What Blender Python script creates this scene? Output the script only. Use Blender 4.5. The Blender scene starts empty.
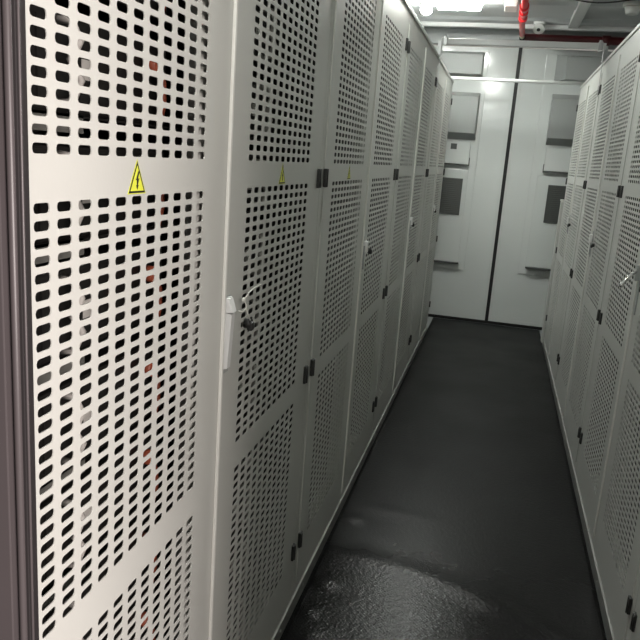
import bpy, bmesh, math, random
from mathutils import Vector, Matrix
random.seed(7)
SC = bpy.context.scene
COL = SC.collection

# ------------------------------------------------------------------ materials
def mat(name, color, rough=0.5, metal=0.0, var=0.0, vscale=4.0, bump=0.0, bscale=60.0, spec=0.5, emit=None, estr=0.0, rvar=0.0):
    m = bpy.data.materials.new(name); m.use_nodes = True
    nt = m.node_tree; b = nt.nodes['Principled BSDF']
    b.inputs['Base Color'].default_value = (*color, 1)
    b.inputs['Roughness'].default_value = rough
    b.inputs['Metallic'].default_value = metal
    b.inputs['Specular IOR Level'].default_value = spec
    tc = nt.nodes.new('ShaderNodeTexCoord')
    if var > 0 or rvar > 0:
        n = nt.nodes.new('ShaderNodeTexNoise'); n.inputs['Scale'].default_value = vscale
        n.inputs['Detail'].default_value = 5
        nt.links.new(tc.outputs['Object'], n.inputs['Vector'])
        if var > 0:
            r = nt.nodes.new('ShaderNodeMix'); r.data_type = 'RGBA'
            r.inputs[6].default_value = (*[c * (1 - var) for c in color], 1)
            r.inputs[7].default_value = (*[min(1, c * (1 + var)) for c in color], 1)
            nt.links.new(n.outputs['Fac'], r.inputs[0]); nt.links.new(r.outputs[2], b.inputs['Base Color'])
        if rvar > 0:
            mr = nt.nodes.new('ShaderNodeMapRange')
            mr.inputs['From Min'].default_value = 0.3; mr.inputs['From Max'].default_value = 0.7
            mr.inputs['To Min'].default_value = max(0, rough - rvar); mr.inputs['To Max'].default_value = rough + rvar
            nt.links.new(n.outputs['Fac'], mr.inputs['Value']); nt.links.new(mr.outputs['Result'], b.inputs['Roughness'])
    if bump > 0:
        n2 = nt.nodes.new('ShaderNodeTexNoise'); n2.inputs['Scale'].default_value = bscale; n2.inputs['Detail'].default_value = 3
        nt.links.new(tc.outputs['Object'], n2.inputs['Vector'])
        bp = nt.nodes.new('ShaderNodeBump'); bp.inputs['Strength'].default_value = bump; bp.inputs['Distance'].default_value = 0.004
        nt.links.new(n2.outputs['Fac'], bp.inputs['Height']); nt.links.new(bp.outputs['Normal'], b.inputs['Normal'])
    if emit:
        b.inputs['Emission Color'].default_value = (*emit, 1); b.inputs['Emission Strength'].default_value = estr
    return m

M = dict(
    paint=mat('light_grey_powder_coat', (0.50, 0.505, 0.475), 0.36, var=0.03, vscale=3, bump=0.03, bscale=220),
    seam=mat('bright_edge_paint', (0.70, 0.70, 0.66), 0.3),  # lighter than the door paint: light caught on edges painted in
    kerb=mat('base_rail_paint', (0.20, 0.20, 0.19), 0.38, var=0.15, vscale=9, bump=0.10, bscale=25),
    black=mat('black_plastic', (0.012, 0.012, 0.012), 0.42),
    hinge=mat('black_hinge_metal', (0.018, 0.018, 0.017), 0.4),
    chrome=mat('chromed_metal', (0.78, 0.78, 0.76), 0.22, metal=0.9),
    yellow=mat('warning_yellow', (0.66, 0.69, 0.06), 0.45),
    ink=mat('sign_black', (0.012, 0.012, 0.01), 0.5),
    module=mat('battery_case_black', (0.013, 0.012, 0.011), 0.5, var=0.2, vscale=12),
    shelf=mat('shelf_grey', (0.17, 0.17, 0.155), 0.5),
    label=mat('pale_sticker', (0.62, 0.60, 0.56), 0.5),
    orange=mat('orange_cable', (0.42, 0.10, 0.05), 0.45),
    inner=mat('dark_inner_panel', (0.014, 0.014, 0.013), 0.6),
    door=mat('grey_container_paint', (0.64, 0.665, 0.65), 0.11, metal=0.0, var=0.03, vscale=2.5, bump=0.015, bscale=9, rvar=0.03, spec=0.7),
    hood=mat('hood_paint', (0.33, 0.345, 0.335), 0.4, var=0.03),
    rubber=mat('black_rubber_seal', (0.008, 0.008, 0.008), 0.55),
    vent=mat('dark_louvre', (0.085, 0.09, 0.086), 0.5),
    wall=mat('container_wall_paint', (0.36, 0.375, 0.375), 0.4, var=0.04),
    ceil=mat('ceiling_paint', (0.40, 0.415, 0.42), 0.42, var=0.05, vscale=3),
    red=mat('red_pipe_paint', (0.60, 0.018, 0.022), 0.3),
    darkred=mat('dark_red_pipe_paint', (0.085, 0.010, 0.013), 0.35),
    brass=mat('pale_brass', (0.72, 0.62, 0.45), 0.3, metal=0.8),
    white=mat('white_plastic', (0.72, 0.72, 0.70), 0.4),
    bar=mat('white_bar_paint', (0.66, 0.67, 0.66), 0.28),
    galv=mat('galvanised_metal', (0.5, 0.51, 0.51), 0.3, metal=0.7),
    glow=mat('lamp_diffuser', (0.9, 0.9, 0.9), 0.4, emit=(0.97, 1.0, 0.94), estr=78.0),
    glow2=mat('lamp_diffuser_plain', (0.9, 0.9, 0.9), 0.4, emit=(0.97, 1.0, 0.94), estr=92.0),
    jamb=mat('dark_door_gasket', (0.07, 0.060, 0.062), 0.4, var=0.1, vscale=6),
    jambdark=mat('dark_rubber_lip', (0.022, 0.019, 0.020), 0.45),
    railedge=mat('base_rail_edge', (0.36, 0.36, 0.34), 0.35, var=0.3, vscale=14),  # paler than the rail, painting its top edge catching ceiling light
    cable=mat('black_cable', (0.02, 0.02, 0.02), 0.5),
    tie=mat('white_tie', (0.75, 0.75, 0.70), 0.4),
)

def mat_floor():
    m = bpy.data.materials.new('black_rubber_sheet'); m.use_nodes = True
    nt = m.node_tree; b = nt.nodes['Principled BSDF']
    b.inputs['Base Color'].default_value = (0.005, 0.005, 0.0051, 1)
    b.inputs['Specular IOR Level'].default_value = 0.17
    tc = nt.nodes.new('ShaderNodeTexCoord')
    n = nt.nodes.new('ShaderNodeTexNoise'); n.inputs['Scale'].default_value = 2.2; n.inputs['Detail'].default_value = 6
    nt.links.new(tc.outputs['Object'], n.inputs['Vector'])
    mr = nt.nodes.new('ShaderNodeMapRange'); mr.inputs['From Min'].default_value = .3; mr.inputs['From Max'].default_value = .7
    mr.inputs['To Min'].default_value = 0.18; mr.inputs['To Max'].default_value = 0.27
    nt.links.new(n.outputs['Fac'], mr.inputs['Value'])
    # rubber is smoother near the doorway, duller further in
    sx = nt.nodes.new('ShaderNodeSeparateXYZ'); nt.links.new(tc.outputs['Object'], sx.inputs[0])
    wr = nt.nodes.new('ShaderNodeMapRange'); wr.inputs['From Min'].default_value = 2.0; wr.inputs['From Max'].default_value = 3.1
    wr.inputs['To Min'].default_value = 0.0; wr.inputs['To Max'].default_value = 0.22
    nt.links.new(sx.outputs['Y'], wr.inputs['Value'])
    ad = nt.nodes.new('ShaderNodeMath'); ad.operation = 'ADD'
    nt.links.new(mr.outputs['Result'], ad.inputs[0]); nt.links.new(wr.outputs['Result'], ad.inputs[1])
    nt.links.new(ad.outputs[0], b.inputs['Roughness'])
    # fine diamond embossing
    mp = nt.nodes.new('ShaderNodeMapping'); mp.inputs['Rotation'].default_value = (0, 0, math.radians(45))
    mp.inputs['Scale'].default_value = (110, 110, 110)
    nt.links.new(tc.outputs['Object'], mp.inputs['Vector'])
    vo = nt.nodes.new('ShaderNodeTexVoronoi'); vo.inputs['Scale'].default_value = 1.0; vo.inputs['Randomness'].default_value = 0.35
    nt.links.new(mp.outputs['Vector'], vo.inputs['Vector'])
    n3 = nt.nodes.new('ShaderNodeTexNoise'); n3.inputs['Scale'].default_value = 70; n3.inputs['Detail'].default_value = 3
    nt.links.new(tc.outputs['Object'], n3.inputs['Vector'])
    b1 = nt.nodes.new('ShaderNodeBump'); b1.inputs['Strength'].default_value = 0.25; b1.inputs['Distance'].default_value = 0.002
    nt.links.new(vo.outputs['Distance'], b1.inputs['Height'])
    b2 = nt.nodes.new('ShaderNodeBump'); b2.inputs['Strength'].default_value = 0.20; b2.inputs['Distance'].default_value = 0.006
    nt.links.new(n3.outputs['Fac'], b2.inputs['Height']); nt.links.new(b1.outputs['Normal'], b2.inputs['Normal'])
    nt.links.new(b2.outputs['Normal'], b.inputs['Normal'])
    return m
M['mat'] = mat_floor()

# ------------------------------------------------------------------ mesh helpers
class MB:
    def __init__(s): s.bm = bmesh.new()
    def box(s, lo, hi, mi=0, bev=0.0):
        b = bmesh.new(); bmesh.ops.create_cube(b, size=1)
        for v in b.verts:
            v.co = Vector([lo[i] + (v.co[i] + .5) * (hi[i] - lo[i]) for i in range(3)])
        if bev > 0: bmesh.ops.bevel(b, geom=list(b.edges), offset=bev, segments=2, affect='EDGES', profile=.5)
        s._merge(b, mi); return s
    def cyl(s, a, c, r, mi=0, seg=16, r2=None):
        a = Vector(a); c = Vector(c); d = c - a
        b = bmesh.new(); bmesh.ops.create_cone(b, cap_ends=True, segments=seg, radius1=r, radius2=r if r2 is None else r2, depth=d.length)
        q = Vector((0, 0, 1)).rotation_difference(d.normalized()).to_matrix().to_4x4()
        bmesh.ops.transform(b, matrix=Matrix.Translation((a + c) / 2) @ q, verts=b.verts)
        s._merge(b, mi, smooth=True); return s
    def sphere(s, c, r, mi=0, sc=(1, 1, 1)):
        b = bmesh.new(); bmesh.ops.create_uvsphere(b, u_segments=18, v_segments=10, radius=r)
        for v in b.verts: v.co = Vector([v.co[i] * sc[i] + c[i] for i in range(3)])
        s._merge(b, mi, smooth=True); return s
    def tube(s, pts, r, mi=0, seg=8):
        pts = [Vector(p) for p in pts]
        rings = []
        for i, p in enumerate(pts):
            t = (pts[min(i + 1, len(pts) - 1)] - pts[max(i - 1, 0)]).normalized()
            u = t.orthogonal().normalized() if not rings else (pu - t * pu.dot(t)).normalized()
            pu = u; w = t.cross(u)
            rings.append([s.bm.verts.new(p + r * (math.cos(2 * math.pi * k / seg) * u + math.sin(2 * math.pi * k / seg) * w)) for k in range(seg)])
        for a, b in zip(rings, rings[1:]):
            for k in range(seg):
                f = s.bm.faces.new((a[k], a[(k + 1) % seg], b[(k + 1) % seg], b[k])); f.material_index = mi; f.smooth = True
        for rg in (rings[0], rings[-1]):
            f = s.bm.faces.new(rg); f.material_index = mi
        return s
    def prism(s, prof, axis, a, b, mi=0):
        # prof: list of 2D points in the two other axes (cyclic order), extruded along axis from a to b
        o = [i for i in range(3) if i != axis]
        def P(q, t):
            v = [0, 0, 0]; v[axis] = t; v[o[0]] = q[0]; v[o[1]] = q[1]; return s.bm.verts.new(v)
        A = [P(q, a) for q in prof]; B = [P(q, b) for q in prof]; n = len(prof)
        fs = [s.bm.faces.new(A), s.bm.faces.new(B[::-1])] + [s.bm.faces.new((A[i], B[i], B[(i + 1) % n], A[(i + 1) % n])) for i in range(n)]
        for f in fs: f.material_index = mi
        return s
    def hull8(s, A, B, mi=0):
        # frustum between two quads
        a = [s.bm.verts.new(p) for p in A]; b = [s.bm.verts.new(p) for p in B]
        fs = [s.bm.faces.new(a), s.bm.faces.new(b[::-1])] + [s.bm.faces.new((a[i], b[i], b[(i + 1) % 4], a[(i + 1) % 4])) for i in range(4)]
        for f in fs: f.material_index = mi
        return s
    def _merge(s, b, mi, smooth=False):
        for f in b.faces:
            f.material_index = mi
            if smooth and len(f.verts) == 4: f.smooth = True
        me = bpy.data.meshes.new('tmp'); b.to_mesh(me); b.free(); s.bm.from_mesh(me); bpy.data.meshes.remove(me)
    def build(s, name, mats, parent=None, loc=(0, 0, 0), recalc=True):
        if recalc: bmesh.ops.recalc_face_normals(s.bm, faces=s.bm.faces)
        me = bpy.data.meshes.new(name); s.bm.to_mesh(me); s.bm.free()
        for m in (mats if isinstance(mats, (list, tuple)) else [mats]): me.materials.append(m)
        o = bpy.data.objects.new(name, me); COL.objects.link(o); o.location = loc
        if parent: o.parent = parent
        return o

def tag(o, label=None, cat=None, group=None, kind=None):
    if label: o['label'] = label
    if cat: o['category'] = cat
    if group: o['group'] = group
    if kind: o['kind'] = kind
    return o
def empty(name, loc=(0, 0, 0), rz=0):
    o = bpy.data.objects.new(name, None); COL.objects.link(o); o.location = loc; o.rotation_euler = (0, 0, rz); o.empty_display_size = .1
    return o
def kids(o): return [c for c in bpy.data.objects if c.parent == o]
def copy_tree(o, parent=None):
    c = o.copy(); COL.objects.link(c); c.parent = parent
    for ch in kids(o): copy_tree(ch, c)
    return c
def struct(o): return tag(o, kind='structure')

# ------------------------------------------------------------------ dimensions (metres)
XL, XR = -0.450, 0.4657          # door planes of the two cabinet rows
YE = 6.2617                      # closed end doors
W = 1.302                       # cabinet width
MID = [1.146 + W * k for k in range(4)]
TOP = 1.945
CEIL = 2.42
DEPTH = 0.66
DW = 0.616                       # door width
Z0, Z1 = 0.085, 1.888            # door bottom and top

# ------------------------------------------------------------------ setting
floor = MB().box((-1.18, 0.28, -0.06), (1.18, YE + .06, -0.004)).build('floor', M['wall']); struct(floor)
c = MB().box((-1.18, 0.28, CEIL), (1.18, YE + .06, CEIL + .05))
for yy in [0.9 + .55 * i for i in range(10)]:          # shallow pressed ribs of the roof sheet
    c.prism([(yy - .10, CEIL), (yy - .06, CEIL - .018), (yy + .06, CEIL - .018), (yy + .10, CEIL)], 0, -1.17, 1.17)
struct(c.build('ceiling', M['ceil']))
for nm, s in (('wall_left', -1), ('wall_right', 1)):
    w = MB(); a, b_ = (1.18 * s, 1.14 * s)
    w.box((min(a, b_) , 0.28, -0.06), (max(a, b_), YE + .06, CEIL + .05))
    struct(w.build(nm, M['wall']))
# end frame : header beam and sill
struct(MB().box((-1.138, YE - .02, 2.298), (1.138, YE + .05, CEIL - .001), bev=.004).build('trim_1', M['ceil']))
struct(MB().box((-1.138, 5.90, 2.372), (1.138, 5.95, CEIL - .001), bev=.004).build('trim_2', M['bar']))   # roof bow, coloured pale to paint in lamp light on its lower edge
# front wall with the doorway the photo is taken from
w = MB().box((-1.138, 0.30, -0.06), (-0.42, 0.455, CEIL)).box((0.50, 0.30, -0.06), (1.138, 0.455, CEIL)).box((-0.42, 0.30, 2.10), (0.50, 0.455, CEIL))  # unseen right side, its edge set to cut the sunlight
struct(w.build('wall_front', M['wall']))
j = MB()
j.box((-0.419, 0.30, 0.0), (-0.375, 0.44, 2.098), 0, bev=.004)
j.box((-0.419, 0.442, 0.0), (-0.3465, 0.452, 2.098), 0, bev=.001)
j.cyl((-0.3415, 0.4490, 0.0), (-0.3415, 0.4490, 2.098), .0030, 0, 14)          # rounded bead
j.box((-0.419, 0.4525, 0.0), (-0.3350, 0.4555, 2.098), 1, bev=.0006)
j.box((-0.419, 0.4500, 0.0), (-0.3362, 0.4524, 2.098), 1, bev=.0006)
j.cyl((-0.3360, 0.4535, 0.0), (-0.3360, 0.4535, 2.098), .0012, 0, 8)
j.box((-0.419, 0.4556, 0.0), (-0.3360, 0.462, 2.098), 1, bev=.001)
struct(j.build('trim_3', [M['jamb'], M['jambdark']]))

# rubber sheet over the aisle floor, slightly rippled
def mat_h(x, y):
    h = 0.0
    yc = 2.16 - 0.10 * (x + .25) - .55 * (x + .2) ** 2       # curved ripple near the doorway
    d = y - yc
    h += 0.0045 * math.exp(-(d / .055) ** 2)
    d2 = y - (2.52 - .05 * x)
    h += 0.0022 * math.exp(-(d2 / .05) ** 2) * math.exp(-((x + .30) / .22) ** 2)
    for (bx, by, r, a) in ((-.40, 2.42, .035, .004), (-.40, 1.98, .04, .005), (-.41, 1.82, .03, .004), (-.38, 1.72, .05, .004)):
        h += a * math.exp(-(((x - bx) / r) ** 2 + ((y - by) / (r * .8)) ** 2))
    h += 0.0008 * math.sin(7 * x + 3 * y) * math.sin(5 * y - 2 * x)
    return h
bm = bmesh.new(); nx, ny = 64, 520
xs = [-.4475 + (.4632 + .4475) * i / nx for i in range(nx + 1)]; ys = [.30 + (YE - .025 - .30) * k / ny for k in range(ny + 1)]
vs = [[bm.verts.new((x, y, 0.0 + mat_h(x, y) * min(1, (x + .4475) / .02 + .15, (.4632 - x) / .02))) for x in xs] for y in ys]
for k in range(ny):
    for i in range(nx):
        f = bm.faces.new((vs[k][i], vs[k][i + 1], vs[k + 1][i + 1], vs[k + 1][i])); f.smooth = True
per = [vs[0][i] for i in range(nx + 1)] + [vs[k][nx] for k in range(1, ny + 1)] + [vs[ny][i] for i in range(nx - 1, -1, -1)] + [vs[k][0] for k in range(ny - 1, 0, -1)]
low = [bm.verts.new((v.co.x, v.co.y, -.0035)) for v in per]
for i in range(len(per)):
    q = (i + 1) % len(per); bm.faces.new((per[q], per[i], low[i], low[q]))
bm.faces.new(low[::-1])
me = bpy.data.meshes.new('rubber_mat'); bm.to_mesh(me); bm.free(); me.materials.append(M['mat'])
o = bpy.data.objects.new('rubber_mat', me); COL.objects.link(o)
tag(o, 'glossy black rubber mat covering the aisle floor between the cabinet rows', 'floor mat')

# ------------------------------------------------------------------ perforated door mesh
PX, PZ = 0.0396, 0.018165
SW, SH, SR = 0.0268, 0.0108, 0.0042
SECT = [0.2094, 0.7002, 1.2660 - .0000]       # first row of the three slot fields (bottom, middle handled below)
ROW0 = [0.2094, 0.7656, 1.3157]
def perforated_door(hand):
    """door in local space: front at x=0, y from 0 (meeting edge) outwards to DW*hand"""
    bm = bmesh.new()
    cen = 0.311
    ycols = [cen + (i - 5) * PX for i in range(11)]
    cache = {}
    def V(y, z, x=0.0):
        k = (round(y, 5), round(z, 5), x)
        if k not in cache: cache[k] = bm.verts.new((x, y * hand, z))
        return cache[k]
    yl, yr = ycols[0] - PX / 2, ycols[-1] + PX / 2
    edges_y = [ycols[0] - PX / 2 + i * PX for i in range(12)]
    arc = [(SR * math.cos(a), SR * math.sin(a)) for a in (0, math.pi / 4, math.pi / 2)]
    fields = []
    for r0 in (0.2094, 0.7656 , 1.3157):
        pass
    starts = [(0.2094, 28), (0.7656, 28), (1.3157, 28)]
    T = -0.0014
    zcuts = []
    for r0, n in starts:
        zb = r0 - PZ / 2
        for k in range(n):
            zc = r0 + k * PZ; z0 = zb + k * PZ; z1 = z0 + PZ
            for i, yc in enumerate(ycols):
                y0, y1 = edges_y[i], edges_y[i + 1]
                C = [V(y1, z1), V(y0, z1), V(y0, z0), V(y1, z0)]
                hole = []
                for (sy, sz, rev) in ((1, 1, 0), (-1, 1, 1), (-1, -1, 0), (1, -1, 1)):
                    a = arc if not rev else arc[::-1]
                    hole.append([(yc + sy * (SW / 2 - SR + p[0]), zc + sz * (SH / 2 - SR + p[1])) for p in a])
                hv = [[bm.verts.new((0, q[0] * hand, q[1])) for q in hh] for hh in hole]
                hb = [[bm.verts.new((T, q[0] * hand, q[1])) for q in hh] for hh in hole]
                for c_ in range(4):
                    bm.faces.new((C[c_], hv[c_][1], hv[c_][0])); bm.faces.new((C[c_], hv[c_][2], hv[c_][1]))
                    d_ = (c_ + 1) % 4
                    bm.faces.new((C[c_], C[d_], hv[d_][0], hv[c_][2]))
                fl = [v for hh in hv for v in hh]; fb = [v for hh in hb for v in hh]
                for q in range(12):
                    r = (q + 1) % 12
                    bm.faces.new((fl[q], fl[r], fb[r], fb[q]))
        zcuts.append((zb, zb + n * PZ))
    # plain sheet around the fields
    def quad(y0, z0, y1, z1): bm.faces.new((V(y0, z0), V(y1, z0), V(y1, z1), V(y0, z1)))
    def strip_h(z0, z1, ztop_field, zbot_field):
        vb = [V(y, z0) for y in edges_y]; vt = [V(y, z1) for y in edges_y]
        for i in range(11): bm.faces.new((vb[i], vb[i + 1], vt[i + 1], vt[i]))
    zb = [Z0] + [q for z in zcuts for q in z] + [Z1]
    for q in range(0, len(zb), 2): strip_h(zb[q], zb[q + 1], 0, 0)
    # side margins: one quad per row keeps the mesh welded
    zall = sorted(set([Z0, Z1] + [round(r0 - PZ / 2 + k * PZ, 6) for r0, n in starts for k in range(n + 1)]))
    for z0, z1 in zip(zall, zall[1:]):
        quad(0.003, z0, yl, z1); quad(yr, z0, DW, z1)
    # folded edges
    D = -0.022
    def fold(pts):
        A = [V(*p) for p in pts]; B = [V(p[0], p[1], D) for p in pts]
        for i in range(len(pts) - 1): bm.faces.new((A[i], A[i + 1], B[i + 1], B[i]))
    fold([(0.003, z) for z in zall]); fold([(DW, z) for z in zall])
    fold([(0.003, Z0)] + [(y, Z0) for y in edges_y] + [(DW, Z0)]); fold([(0.003, Z1)] + [(y, Z1) for y in edges_y] + [(DW, Z1)])
    bmesh.ops.recalc_face_normals(bm, faces=bm.faces)
    # orient outward (+x)
    big = max(bm.faces, key=lambda f: f.calc_area() if abs(f.normal.x) > .9 else 0)
    if big.normal.x < 0: bmesh.ops.reverse_faces(bm, faces=bm.faces)
    for f in bm.faces: f.material_index = 0
    # raised overlap lip of the leaf that carries the handle
    me = bpy.data.meshes.new('door'); bm.to_mesh(me); bm.free(); me.materials.append(M['paint']); me.materials.append(M['seam'])
    return me
DOOR_A = perforated_door(+1)    # leaf with the handle
DOOR_B = perforated_door(-1)    # plain leaf

def handle_mesh(long=False):
    h = MB()
    if long:
        h.box((0.0, .005, .930), (.003, .034, 1.074), 1, bev=.001)            # back plate
        h.box((.003, .027, .942), (.0045, .0325, 1.052), 3)                   # black strip painting the shade in the recess beside the lever
        h.hull8([(.003, .007, .940), (.003, .0255, .940), (.003, .0255, 1.045), (.003, .007, 1.045)],
                [(.010, .008, .942), (.010, .0245, .942), (.015, .0245, 1.043), (.015, .008, 1.043)], 2)
        h.hull8([(.003, .006, 1.0455), (.003, .031, 1.0455), (.003, .031, 1.072), (.003, .006, 1.072)],
                [(.017, .008, 1.0465), (.017, .027, 1.0465), (.009, .027, 1.070), (.009, .008, 1.070)], 2)
    else:
        h.box((0.0, .012, .935), (.003, .032, 1.062), 1, bev=.001)
        h.box((.003, .015, .945), (.009, .028, 1.030), 1, bev=.002)
        h.box((.003, .018, 1.004), (.017, .044, 1.046), 2, bev=.004)  # white block paints in the glint on the handle top
    return h
def open_handle():
    h = MB()
    h.box((0.0, .004, .900), (.004, .034, 1.080), 1, bev=.0015)
    h.box((.004, .010, 1.01), (.018, .028, 1.06), 1, bev=.002)
    h.tube([(.014, .019, 1.04), (.040, .060, 1.030), (.068, .112, 1.006)], .0048, 0)
    h.sphere((.069, .114, 1.004), .0085, 0)
    return h

def make_cabinet():
    root = empty('battery_cabinet')
    b = MB(); hw = W / 2 - .0008
    b.box((-DEPTH, -hw, .05), (-.012, -hw + .012, TOP - .012))       # sides
    b.box((-DEPTH, hw - .012, .05), (-.012, hw, TOP - .012))
    b.box((-DEPTH, -hw, TOP - .012), (-.012, hw, TOP))               # top
    b.box((-DEPTH, -hw, .05), (-.012, hw, .066))                     # bottom
    b.box((-DEPTH, -hw + .012, .066), (-DEPTH + .012, hw - .012, TOP - .012))  # back
    b.box((-.018, -hw, .05), (-.003, -hw + .031, TOP), bev=.0015)     # stiles
    b.box((-.018, hw - .031, .05), (-.003, hw, TOP), bev=.0015)
    b.box((-.04, -hw + .031, Z1 + .003), (-.003, hw - .031, TOP))    # header
    b.box((-.04, -hw + .031, .05), (-.003, hw - .031, Z0 - .003))    # sill
    b.box((-.052, -.052, Z0 - .003), (-.027, .052, Z1 + .003))       # centre post behind the leaves
    b.box((-.003, -hw, TOP - .014), (.003, hw, TOP + .003), bev=.0015)  # cornice lip
    b.build('body', M['paint'], root)
    r = MB()
    r.box((-.05, -hw, -.0035), (.0012, hw, .046), 0, bev=.001)
    r.box((-.004, -hw, .0455), (.0030, -.12, .0482), 1, bev=.001)
    r.box((-.004, -.118, .0445), (.0026, hw, .0472), 1, bev=.001)
    for k in range(4):
        yy = -hw + .12 + k * .355
        r.cyl((.0008, yy, .024), (.0035, yy, .024), .004, 1, 8)
    r.build('base_rail', [M['kerb'], M['railedge']], root)
    for me, hand in ((DOOR_A, 1), (DOOR_B, -1)):
        d = bpy.data.objects.new('door', me); COL.objects.link(d); d.parent = root
        for z in (.2258, .7556, 1.2726, 1.7955):
            hg = MB()
            y0, y1 = sorted((hand * (DW - .012), hand * (DW + .008)))
            hg.box((-.002, y0, z - .024), (.007, y1, z + .024), 0, bev=.002)
            hg.cyl((.005, hand * (DW - .001), z - .023), (.005, hand * (DW - .001), z + .023), .0048, 0, 10)
            hg.build('hinge', M['hinge'], d)
        y0, y1 = sorted((hand * .052, hand * .106))
        MB().box((-.013, y0, Z0 + .03), (-.010, y1, Z1 - .03)).build('stiffener', M['paint'], d)
        if hand > 0:
            lp = MB().box((.0003, -.006, Z0), (.0062, .0015, Z1), 0, bev=.001).build('edge_strip', M['seam'], d)
            h = handle_mesh().build('handle', [M['chrome'], M['hood'], M['white']], d)
            k = MB().cyl((.0, .121, 1.002), (.014, .121, 1.002), .0095, 0, 14)
            k.box((.007, .113, .989), (.018, .128, 1.006), 0, bev=.003)
            k.build('lock', M['black'], d)
    ip = MB().box((-.115, -hw + .014, .07), (-.10, hw - .014, TOP - .02))  # added black panel stands in for the unlit cabinet interior
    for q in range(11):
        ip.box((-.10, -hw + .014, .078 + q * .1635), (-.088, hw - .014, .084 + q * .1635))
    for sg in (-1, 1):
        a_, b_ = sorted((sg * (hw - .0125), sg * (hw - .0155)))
        MB().box((-.60, a_, .07), (-.019, b_, TOP - .02)).build('side_liner', M['inner'], root)  # added black sheet paints shade over the grey side wall
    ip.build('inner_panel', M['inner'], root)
    return root
proto = make_cabinet()

lab_left = ['nearest perforated grey cabinet of the left row, with a white tie by its handle',
            'second light grey perforated cabinet from the doorway in the left row',
            'third light grey perforated cabinet from the doorway in the left row',
            'farthest light grey perforated cabinet of the left row, beside the end doors']
lab_right = ['nearest light grey perforated cabinet of the right row, mostly cut off by the photo edge',
             'light grey perforated cabinet in the right row with a silver lever sticking out',
             'third light grey perforated cabinet from the doorway in the right row',
             'farthest light grey perforated cabinet of the right row, beside the pale upright duct']
cabs = []
first = True
for side, labs in ((-1, lab_left), (1, lab_right)):
    for k in range(4):
        o = proto if first else copy_tree(proto); first = False
        o.location = (XL if side < 0 else XR, MID[k], 0); o.rotation_euler = (0, 0, 0 if side < 0 else math.pi)
        tag(o, labs[k], 'cabinet', 'perforated cabinets lining the aisle'); cabs.append(o)
def part(root, name):
    return [c for c in kids(root) if c.name.split('.')[0] == name]
# nearest left cabinet : open inside, filled with modules ; warning signs on the near doors
near = cabs[0]
for ip in part(near, 'inner_panel'): bpy.data.objects.remove(ip)
def warning_sign(door, yc, zc=1.2865, s=.0415):
    w = MB(); x0 = .0003; h = s * .93
    def tri(sc, xa, xb, mi):
        cz = zc - s * .5 + h / 3
        P = [(yc + sc * q[0], cz + sc * q[1]) for q in ((-s / 2, -h / 3), (s / 2, -h / 3), (0, h * 2 / 3))]
        w.prism(P, 0, xa, xb, mi)
    tri(1.12, x0, x0 + .0004, 0); tri(1.03, x0 + .0004, x0 + .0006, 1); tri(.82, x0 + .0006, x0 + .0008, 0)
    cz = zc - s * .5 + h * .40; u = s * .30
    bolt = [(.16, .92), (-.26, -.05), (.02, -.02), (-.10, -.52), (-.24, -.46), (.0, -1.0), (.22, -.42), (.06, -.48), (.26, .16), (-.02, .12), (.36, .92)]
    # lightning bolt from two convex pieces plus an arrow tip
    for pc in ([(.14, 1.0), (-.26, .0), (.04, .06), (.34, 1.0)], [(-.10, .16), (.30, .22), (.06, -.52), (-.08, -.52)], [(-.20, -.48), (.20, -.48), (-.02, -1.0)]):
        w.prism([(yc + u * a * 1.35, cz + u * b_ * .95) for a, b_ in pc], 0, x0 + .0008, x0 + .0010, 1)
    o = w.build('warning_sign', [M['yellow'], M['ink']], door)
    o['label'] = 'yellow triangle with a black lightning bolt'
def leaf(root, hand):
    return [d for d in part(root, 'door') if (d.data == (DOOR_A if hand > 0 else DOOR_B))][0]
for h in part(leaf(cabs[0], 1), 'handle'): bpy.data.objects.remove(h)
hh = handle_mesh(True).build('handle', [M['chrome'], M['hood'], M['bar'], M['black']], leaf(cabs[0], 1)); hh['label'] = 'long pale swing handle'
warning_sign(leaf(cabs[0], -1), -.313); warning_sign(leaf(cabs[0], 1), .311)
warning_sign(leaf(cabs[1], -1), -.311, s=.04)
# right row second cabinet: lever swung out
dr = leaf(cabs[5], 1)
for h in part(dr, 'handle'): bpy.data.objects.remove(h)
hh = open_handle().build('handle', [M['chrome'], M['hood']], dr); hh['label'] = 'silver lever handle swung out into the aisle'

# shelves (parts of the near cabinet) and battery modules (things resting on them)
def shelf(z):
    s = MB()
    s.box((-.60, -W / 2 + .017, z - .003), (-.080, W / 2 - .017, z), 1)
    s.box((-.083, -W / 2 + .017, z - .022), (-.080, -W / 2 + .345, z), 0)     # angle rails at the front corners
    s.box((-.083, .02, z - .022), (-.080, .20, z), 0)
    return s
LSP = 0.157
LV = [.10 + LSP * q for q in range(11)]
for z in LV: shelf(z).build('shelf', [M['shelf'], M['module']], near)
def make_module(kind):
    root = empty('battery_module')
    b = MB().box((-.44, -.265, 0), (0, .265, .118), bev=.004)
    for k in range(6): b.box((0, -.24 + k * .085, .01), (.003, -.19 + k * .085, .108))
    b.build('case', M['module'], root)
    o = -.030 if kind == 0 else .06
    h = MB()
    h.tube([(0.003, o, .012), (.022, o, .014), (.030, o + .006, .04), (.026, o - .008, .062), (.030, o + .004, .085), (.022, o, .106), (.003, o, .108)], .0055, 0)
    h.build('handle', M['label'], root)
    if kind == 0:
        t = MB().cyl((.003, .195, .084), (.022, .195, .084), .013, 0, 12).tube([(.02, .195, .084), (.028, .198, .06), (.029, .197, .03), (.024, .196, .004)], .005, 0)
        t.build('terminal_cable', M['orange'], root)
    s = MB().box((.003, .02, .045), (.0036, .045, .07)).build('sticker', M['label'], root)
    return root
n = 0
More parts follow.
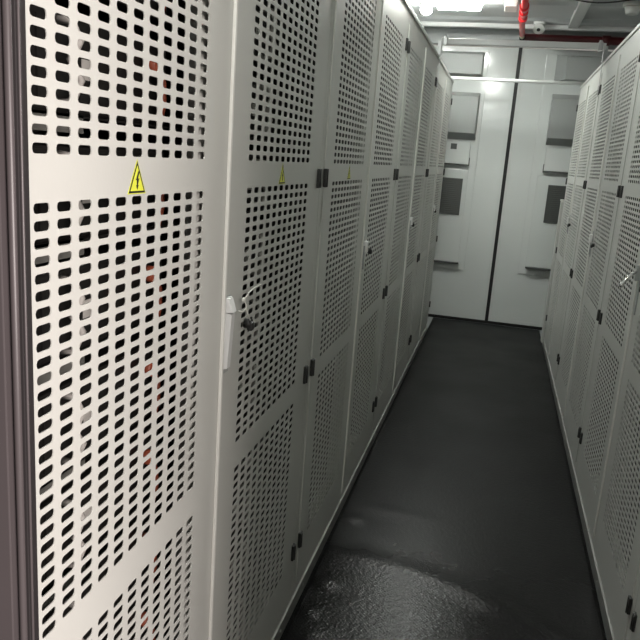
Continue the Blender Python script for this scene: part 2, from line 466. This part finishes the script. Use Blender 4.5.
for bay, lb in ((-1, 'dark battery module on a shelf behind the nearest perforated door of the left row'),
                (1, 'dark battery module on a shelf behind the door with the long pale handle')):
    mp = make_module(0 if bay < 0 else 1)
    for q, z in enumerate(LV):
        o = mp if q == 0 else copy_tree(mp)
        o.location = (XL - .088, MID[0] + bay * .322, z + .0002)
        tag(o, lb, 'battery', 'battery modules behind the nearest door' if bay < 0 else 'battery modules behind the pale handled door')

# white tie hanging by the lock of the near cabinet
z_ = MB(); z_.tube([(-.440, 1.324, 1.071), (-.438, 1.282, 1.072), (-.437, 1.249, 1.068), (-.437, 1.220, 1.059), (-.436, 1.230, 1.047), (-.436, 1.231, 1.040), (-.437, 1.216, 1.036), (-.438, 1.199, 1.041)], .0012, 0)
z_.tube([(-.436, 1.231, 1.040), (-.436, 1.245, 1.025), (-.437, 1.262, 1.010)], .0011, 0)
z_.box((-.440, 1.217, 1.055), (-.435, 1.224, 1.062), 0, bev=.001)
tag(z_.build('cable_tie', M['tie']), 'thin white tie hanging from the black lock of the nearest left cabinet', 'cable tie')

# ------------------------------------------------------------------ end doors of the container
def door_leaf(name, sgn):
    root = MB()
    x0, x1 = sorted((sgn * .0 + (.013 + sgn * .014), sgn * 1.12))
    root.box((x0, YE, .024), (x1, YE + .045, 2.286), 0, bev=.003)
    e0, e1 = sorted((.013 + sgn * .014, .013 + sgn * .040))
    root.box((e0, YE - .006, .024), (e1, YE, 2.286), 0, bev=.002)                # meeting stile
    e0, e1 = sorted((.013 + sgn * .030, sgn * 1.12))
    root.box((e0, YE - .004, .024), (e1, YE, .050), 0)
    d = root.build(name, [M['door'], M['seam']]); struct(d); return d
d1 = door_leaf('door_1', -1); d2 = door_leaf('door_2', 1)
g = MB().box((-.0008, YE - .010, .024), (.0268, YE + .04, 2.29), 0).box((-1.12, YE - .004, -.003), (1.12, YE + .04, .0235), 0)
struct(g.build('trim_4', M['rubber']))
def frust(mb, x0, x1, z0, z1, d, ix0, ix1, iz0, iz1, base=0.0, mi=0):
    y0 = YE - base; y1 = YE - base - d
    mb.hull8([(x0, y0, z0), (x1, y0, z0), (x1, y0, z1), (x0, y0, z1)], [(x0 + ix0, y1, z0 + iz0), (x1 - ix1, y1, z0 + iz0), (x1 - ix1, y1, z1 - iz1), (x0 + ix0, y1, z1 - iz1)], mi)
def louvre(par, x0, x1, z0, z1, base):
    l = MB(); l.box((x0, YE - base - .004, z0), (x1, YE - base, z1), 0)
    nn = int((z1 - z0) / .016)
    for k in range(nn):
        zz = z0 + (k + .5) * (z1 - z0) / nn
        l.hull8([(x0, YE - base - .004, zz - .006), (x1, YE - base - .004, zz - .006), (x1, YE - base - .004, zz + .006), (x0, YE - base - .004, zz + .006)],
                [(x0, YE - base - .012, zz - .006), (x1, YE - base - .012, zz - .006), (x1, YE - base - .012, zz - .004), (x0, YE - base - .012, zz - .004)], 0)
    o = l.build('louvre', M['vent'], par); o['label'] = 'dark slatted louvre'
B = .012
# left leaf
MB().box((-.98, YE - B, .447), (-.229, YE - .0003, 2.25), 0, bev=.003).build('raised_panel', M['door'], d1)
MB().box((-.90, YE - 2 * B, .512), (-.288, YE - B - .0003, 1.30), 0, bev=.003).build('cover_panel', M['door'], d1)
MB().box((-.90, YE - .060, .500), (-.283, YE - B - .0003, .511), 0, bev=.002).build('ledge', M['vent'], d1)  # dark colour paints in the shadow at the cover panel's foot
louvre(d1, -.58, -.325, .916, 1.224, 2 * B + .0003)
a = MB().box((-.80, YE - .050, 1.345), (-.294, YE - B - .0003, 1.525), 0, bev=.003); a.box((-.80, YE - .056, 1.332), (-.288, YE - B - .0003, 1.3445), 1); a.box((-.2935, YE - .050, 1.345), (-.288, YE - B - .0003, 1.40), 1)  # dark strips paint in the shadow edging the panel
a.build('junction_panel', [M['door'], M['vent']], d1)
MB().box((-.455, YE - .052, 1.462), (-.405, YE - .0503, 1.508), 0).build('latch', M['vent'], d1)
a = MB(); frust(a, -.80, -.262, 1.545, 1.925, .10, .0, .008, .052, .04, B + .0003); a.build('lower_hood', M['hood'], d1)
a = MB(); frust(a, -.80, -.262, 2.05, 2.243, .09, .0, .012, .012, .03, B + .0003); a.build('upper_hood', M['hood'], d1)
# right leaf
MB().box((.222, YE - B, .467), (.98, YE - .0003, 2.25), 0, bev=.003).build('raised_panel', M['door'], d2)
MB().box((.277, YE - 2 * B, .536), (.90, YE - B - .0003, 1.30), 0, bev=.003).build('cover_panel', M['door'], d2)
MB().box((.275, YE - .060, .523), (.90, YE - B - .0003, .5355), 0, bev=.002).build('ledge', M['vent'], d2)  # dark colour paints in the shadow here too
louvre(d2, .372, .64, .916, 1.227, 2 * B + .0003)
a = MB().box((.316, YE - .050, 1.338), (.80, YE - B - .0003, 1.525), 0, bev=.003); a.box((.310, YE - .056, 1.322), (.80, YE - B - .0003, 1.3375), 1); a.box((.310, YE - .050, 1.338), (.3155, YE - B - .0003, 1.39), 1)  # dark strips again paint the shadow along bottom and side
a.build('junction_panel', [M['door'], M['vent']], d2)
a = MB(); frust(a, .305, .525, 1.545, 1.945, .10, .004, .004, .052, .045, B + .0003); a.build('lower_hood', M['hood'], d2)
a = MB(); frust(a, .302, .80, 2.035, 2.243, .09, .075, 0, .015, .02, B + .0003); a.build('upper_hood', M['hood'], d2)

# ------------------------------------------------------------------ bars, pipes, lamps
t = empty('tie_bar', (0, 4.43, TOP + .003))
zb = 2.025 - TOP - .003
MB().box((-.445, -.016, zb - .014), (.465, .016, zb + .020), 0, bev=.003).build('beam', M['bar'], t)
for s, xx in ((-1, XL), (1, XR)):
    br = MB(); x0, x1 = sorted((xx + s * .012, xx - s * .012))
    br.box((x0, -.025, 0), (x1, .025, .006), 0); br.box((x0, -.010, .006), (x1 , .010, zb + .006), 0, bev=.002)
    br.box((xx - s * .030 - .012, -.022, zb - .02), (xx - s * .030 + .012, .022, zb + .026), 0, bev=.003)
    br.cyl((xx - s * .03, 0, zb + .026), (xx - s * .03, 0, zb + .036), .009, 0, 6)
    br.build('bracket', M['galv'], t)
    st = MB(); x0, x1 = sorted((xx - s * .0086, xx - s * .0115))
    st.box((x0, -.040, -.19), (x1, -.022, zb - .0), 0).build('strap', M['galv'], t)
tag(t, 'thick white tie bar with metal brackets joining the tops of the two cabinet rows', 'bar')
t = MB().cyl((-.60, 5.62, TOP + .0165), (.60, 5.62, TOP + .0165), .0125, 0, 18)
tag(t.build('crossbar', M['bar']), 'thin white bar lying across the far ends of both cabinet rows', 'bar')

def lamp(loc, label, gm='glow', k=1.0):
    r = empty('ceiling_lamp', loc); r.scale = (k, k, 1)
    MB().box((-.16, -.17, -.022), (.16, .17, -.0005), 0, bev=.004).build('housing', M['white'], r)
    MB().box((-.145, -.155, -.062), (.145, .155, -.0225), 0, bev=.012).build('diffuser', M[gm], r)
    tag(r, label, 'lamp', 'ceiling lamps along the aisle'); return r
CZ = CEIL - .018
lamp((-.42, 5.00, CZ), 'bright glowing ceiling lamp nearest the end doors')
lamp((-.36, .80, CZ), 'glowing ceiling lamp just inside the doorway, above the photo', 'glow2', .6)
lamp((-.275, 2.75, CZ), 'glowing ceiling lamp over the middle of the aisle, just above the photo', 'glow2', .6)
r = empty('spot_lamp', (-.655, 5.28, CEIL))
MB().cyl((0, 0, -.030), (0, 0, -.0), .05, 0, 16).build('base', M['white'], r)
MB().sphere((0, 0, -.055), .042, 0, (1, 1, .8)).build('bulb', M['glow'], r)
tag(r, 'small glowing lamp left of the large ceiling lamp, above the left cabinets', 'lamp')

# red sprinkler run
r = empty('sprinkler_pipe', (0.0, 5.5, 2.33))
p = MB().tube([(-.0, -1.6, .0), (-.0, 0.0, .0), (.008, .40, 0)], .021, 0, 14)
for yy in (-.55, -.40, -.20): p.cyl((0, yy - .035, 0), (0, yy + .035, 0), .030, 0, 14)
p.build('pipe', M['red'], r)
MB().cyl((.008, .401, 0), (.012, .49, -.004), .017, 0, 14).cyl((.009, .43, 0), (.0095, .445, 0), .021, 0, 6).build('nozzle', M['brass'], r)
MB().cyl((.012, .4905, -.008), (.012, .515, -.010), .022, 0, 12).build('cap', M['rubber'], r)
MB().box((-.008, -1.0, .018), (.008, -.97, CEIL - 2.331), 0).build('hanger', M['galv'], r)
tag(r, 'bright red pipe hanging under the ceiling along the aisle, with a brass end', 'pipe')
r = MB().tube([(.02, 6.06, 2.332), (.35, 6.06, 2.330), (.80, 6.06, 2.326), (1.13, 6.06, 2.325)], .030, 0, 14)
r.cyl((.60, 6.06, 2.328), (.66, 6.06, 2.328), .038, 0, 14)
tag(r.build('cross_pipe', M['darkred']), 'dark red pipe running sideways above the right end door', 'pipe')

# ceiling devices
r = empty('ceiling_detector', (.125, 5.80, CZ))
MB().cyl((0, 0, -.02), (0, 0, -.0005), .045, 0, 20).build('base', M['white'], r)
MB().cyl((0, -.0, -.022), (-.004, -.030, -.058), .036, 0, 20, r2=.043).build('shell', M['white'], r)
MB().cyl((-.004, -.0305, -.0585), (-.0045, -.034, -.0625), .013, 0, 14).build('lens', M['black'], r)
tag(r, 'round white ceiling device with a dark centre, right of the red pipe end', 'detector')
r = empty('smoke_detector', (.672, 5.20, CEIL))
MB().cyl((0, 0, -.025), (0, 0, -.0005), .062, 0, 24).build('base', M['white'], r)
MB().cyl((0, 0, -.070), (0, 0, -.0255), .038, 0, 24, r2=.050).build('sensing_head', M['white'], r)
tag(r, 'round pale smoke detector on the ceiling above the right cabinets', 'detector')
r = MB().box((-.125, 5.02, CEIL - .075), (-.045, 5.20, CEIL - .0002), 0, bev=.006)
tag(r.build('junction_box', M['white']), 'white box fixed to the ceiling just left of the red pipe', 'junction box')
r = MB().prism([(.335, CEIL - .0002), (.335, CEIL - .04), (.405, CEIL - .04), (.405, CEIL - .0002)], 1, 4.3, 5.88, 0)
tag(r.build('cable_trunking', M['bar']), 'flat pale cable trunking running along the ceiling on the right', 'cable trunking')
r = MB().tube([(.20 + .055 * i, 4.80 + .05 * math.sin(i * .5), CEIL - .050 - .03 * math.sin(math.pi * i / 10)) for i in range(11)], .004, 0, 6)
tag(r.build('cable', M['cable']), 'thin dark cable drooping under the ceiling across the pale trunking', 'cable')

# pale upright duct at the far end of the right row
r = empty('upright_duct', (XR + .02, 5.815, -.004))
MB().box((-.030, -.045, 0), (.03, .045, 1.12), 0, bev=.006).build('channel', M['paint'], r)
MB().box((-.033, -.048, 1.1203), (.033, .048, 1.135), 0, bev=.003).build('cap', M['seam'], r)
tag(r, 'pale upright duct standing at the far end of the right cabinet row', 'duct')

# ------------------------------------------------------------------ light
wd = bpy.data.worlds.new('World'); SC.world = wd; wd.use_nodes = True
bg = wd.node_tree.nodes['Background']; bg.inputs[0].default_value = (1.0, 0.93, 0.86, 1); bg.inputs[1].default_value = 0.4
sl = bpy.data.lights.new('sun', 'SUN'); so = bpy.data.objects.new('sun', sl); COL.objects.link(so)
sl.energy = 6.4; sl.angle = math.radians(30); sl.color = (1.0, 0.895, 0.86)
so.rotation_euler = Vector((-.82, .57, -.26)).to_track_quat('-Z', 'Y').to_euler()
# daylight enters through the open doorway behind the camera

# ------------------------------------------------------------------ camera
cam = bpy.data.cameras.new('camera'); co = bpy.data.objects.new('camera', cam); COL.objects.link(co)
yaw, pitch, roll, h, f = 0.2330, 0.2272, -0.0721, 1.3279, 708.5
cy, sy, cp, sp, cr, sr = math.cos(yaw), math.sin(yaw), math.cos(pitch), math.sin(pitch), math.cos(roll), math.sin(roll)
fwd = Vector((-sy * cp, cy * cp, -sp)); r0 = Vector((cy, sy, 0)); dn0 = fwd.cross(r0)
right = cr * r0 + sr * dn0; down = -sr * r0 + cr * dn0
m3 = Matrix((right, -down, -fwd)).transposed()
co.matrix_world = Matrix.Translation((0, 0, h)) @ m3.to_4x4()
cam.sensor_fit = 'HORIZONTAL'; cam.sensor_width = 36; cam.lens = f / 640 * 36; cam.clip_start = .02
SC.camera = co
SC.view_settings.view_transform = 'Standard'; SC.view_settings.look = 'None'
SC.view_settings.gamma = 1; SC.view_settings.use_curve_mapping = False
SC.view_settings.exposure = 0.0
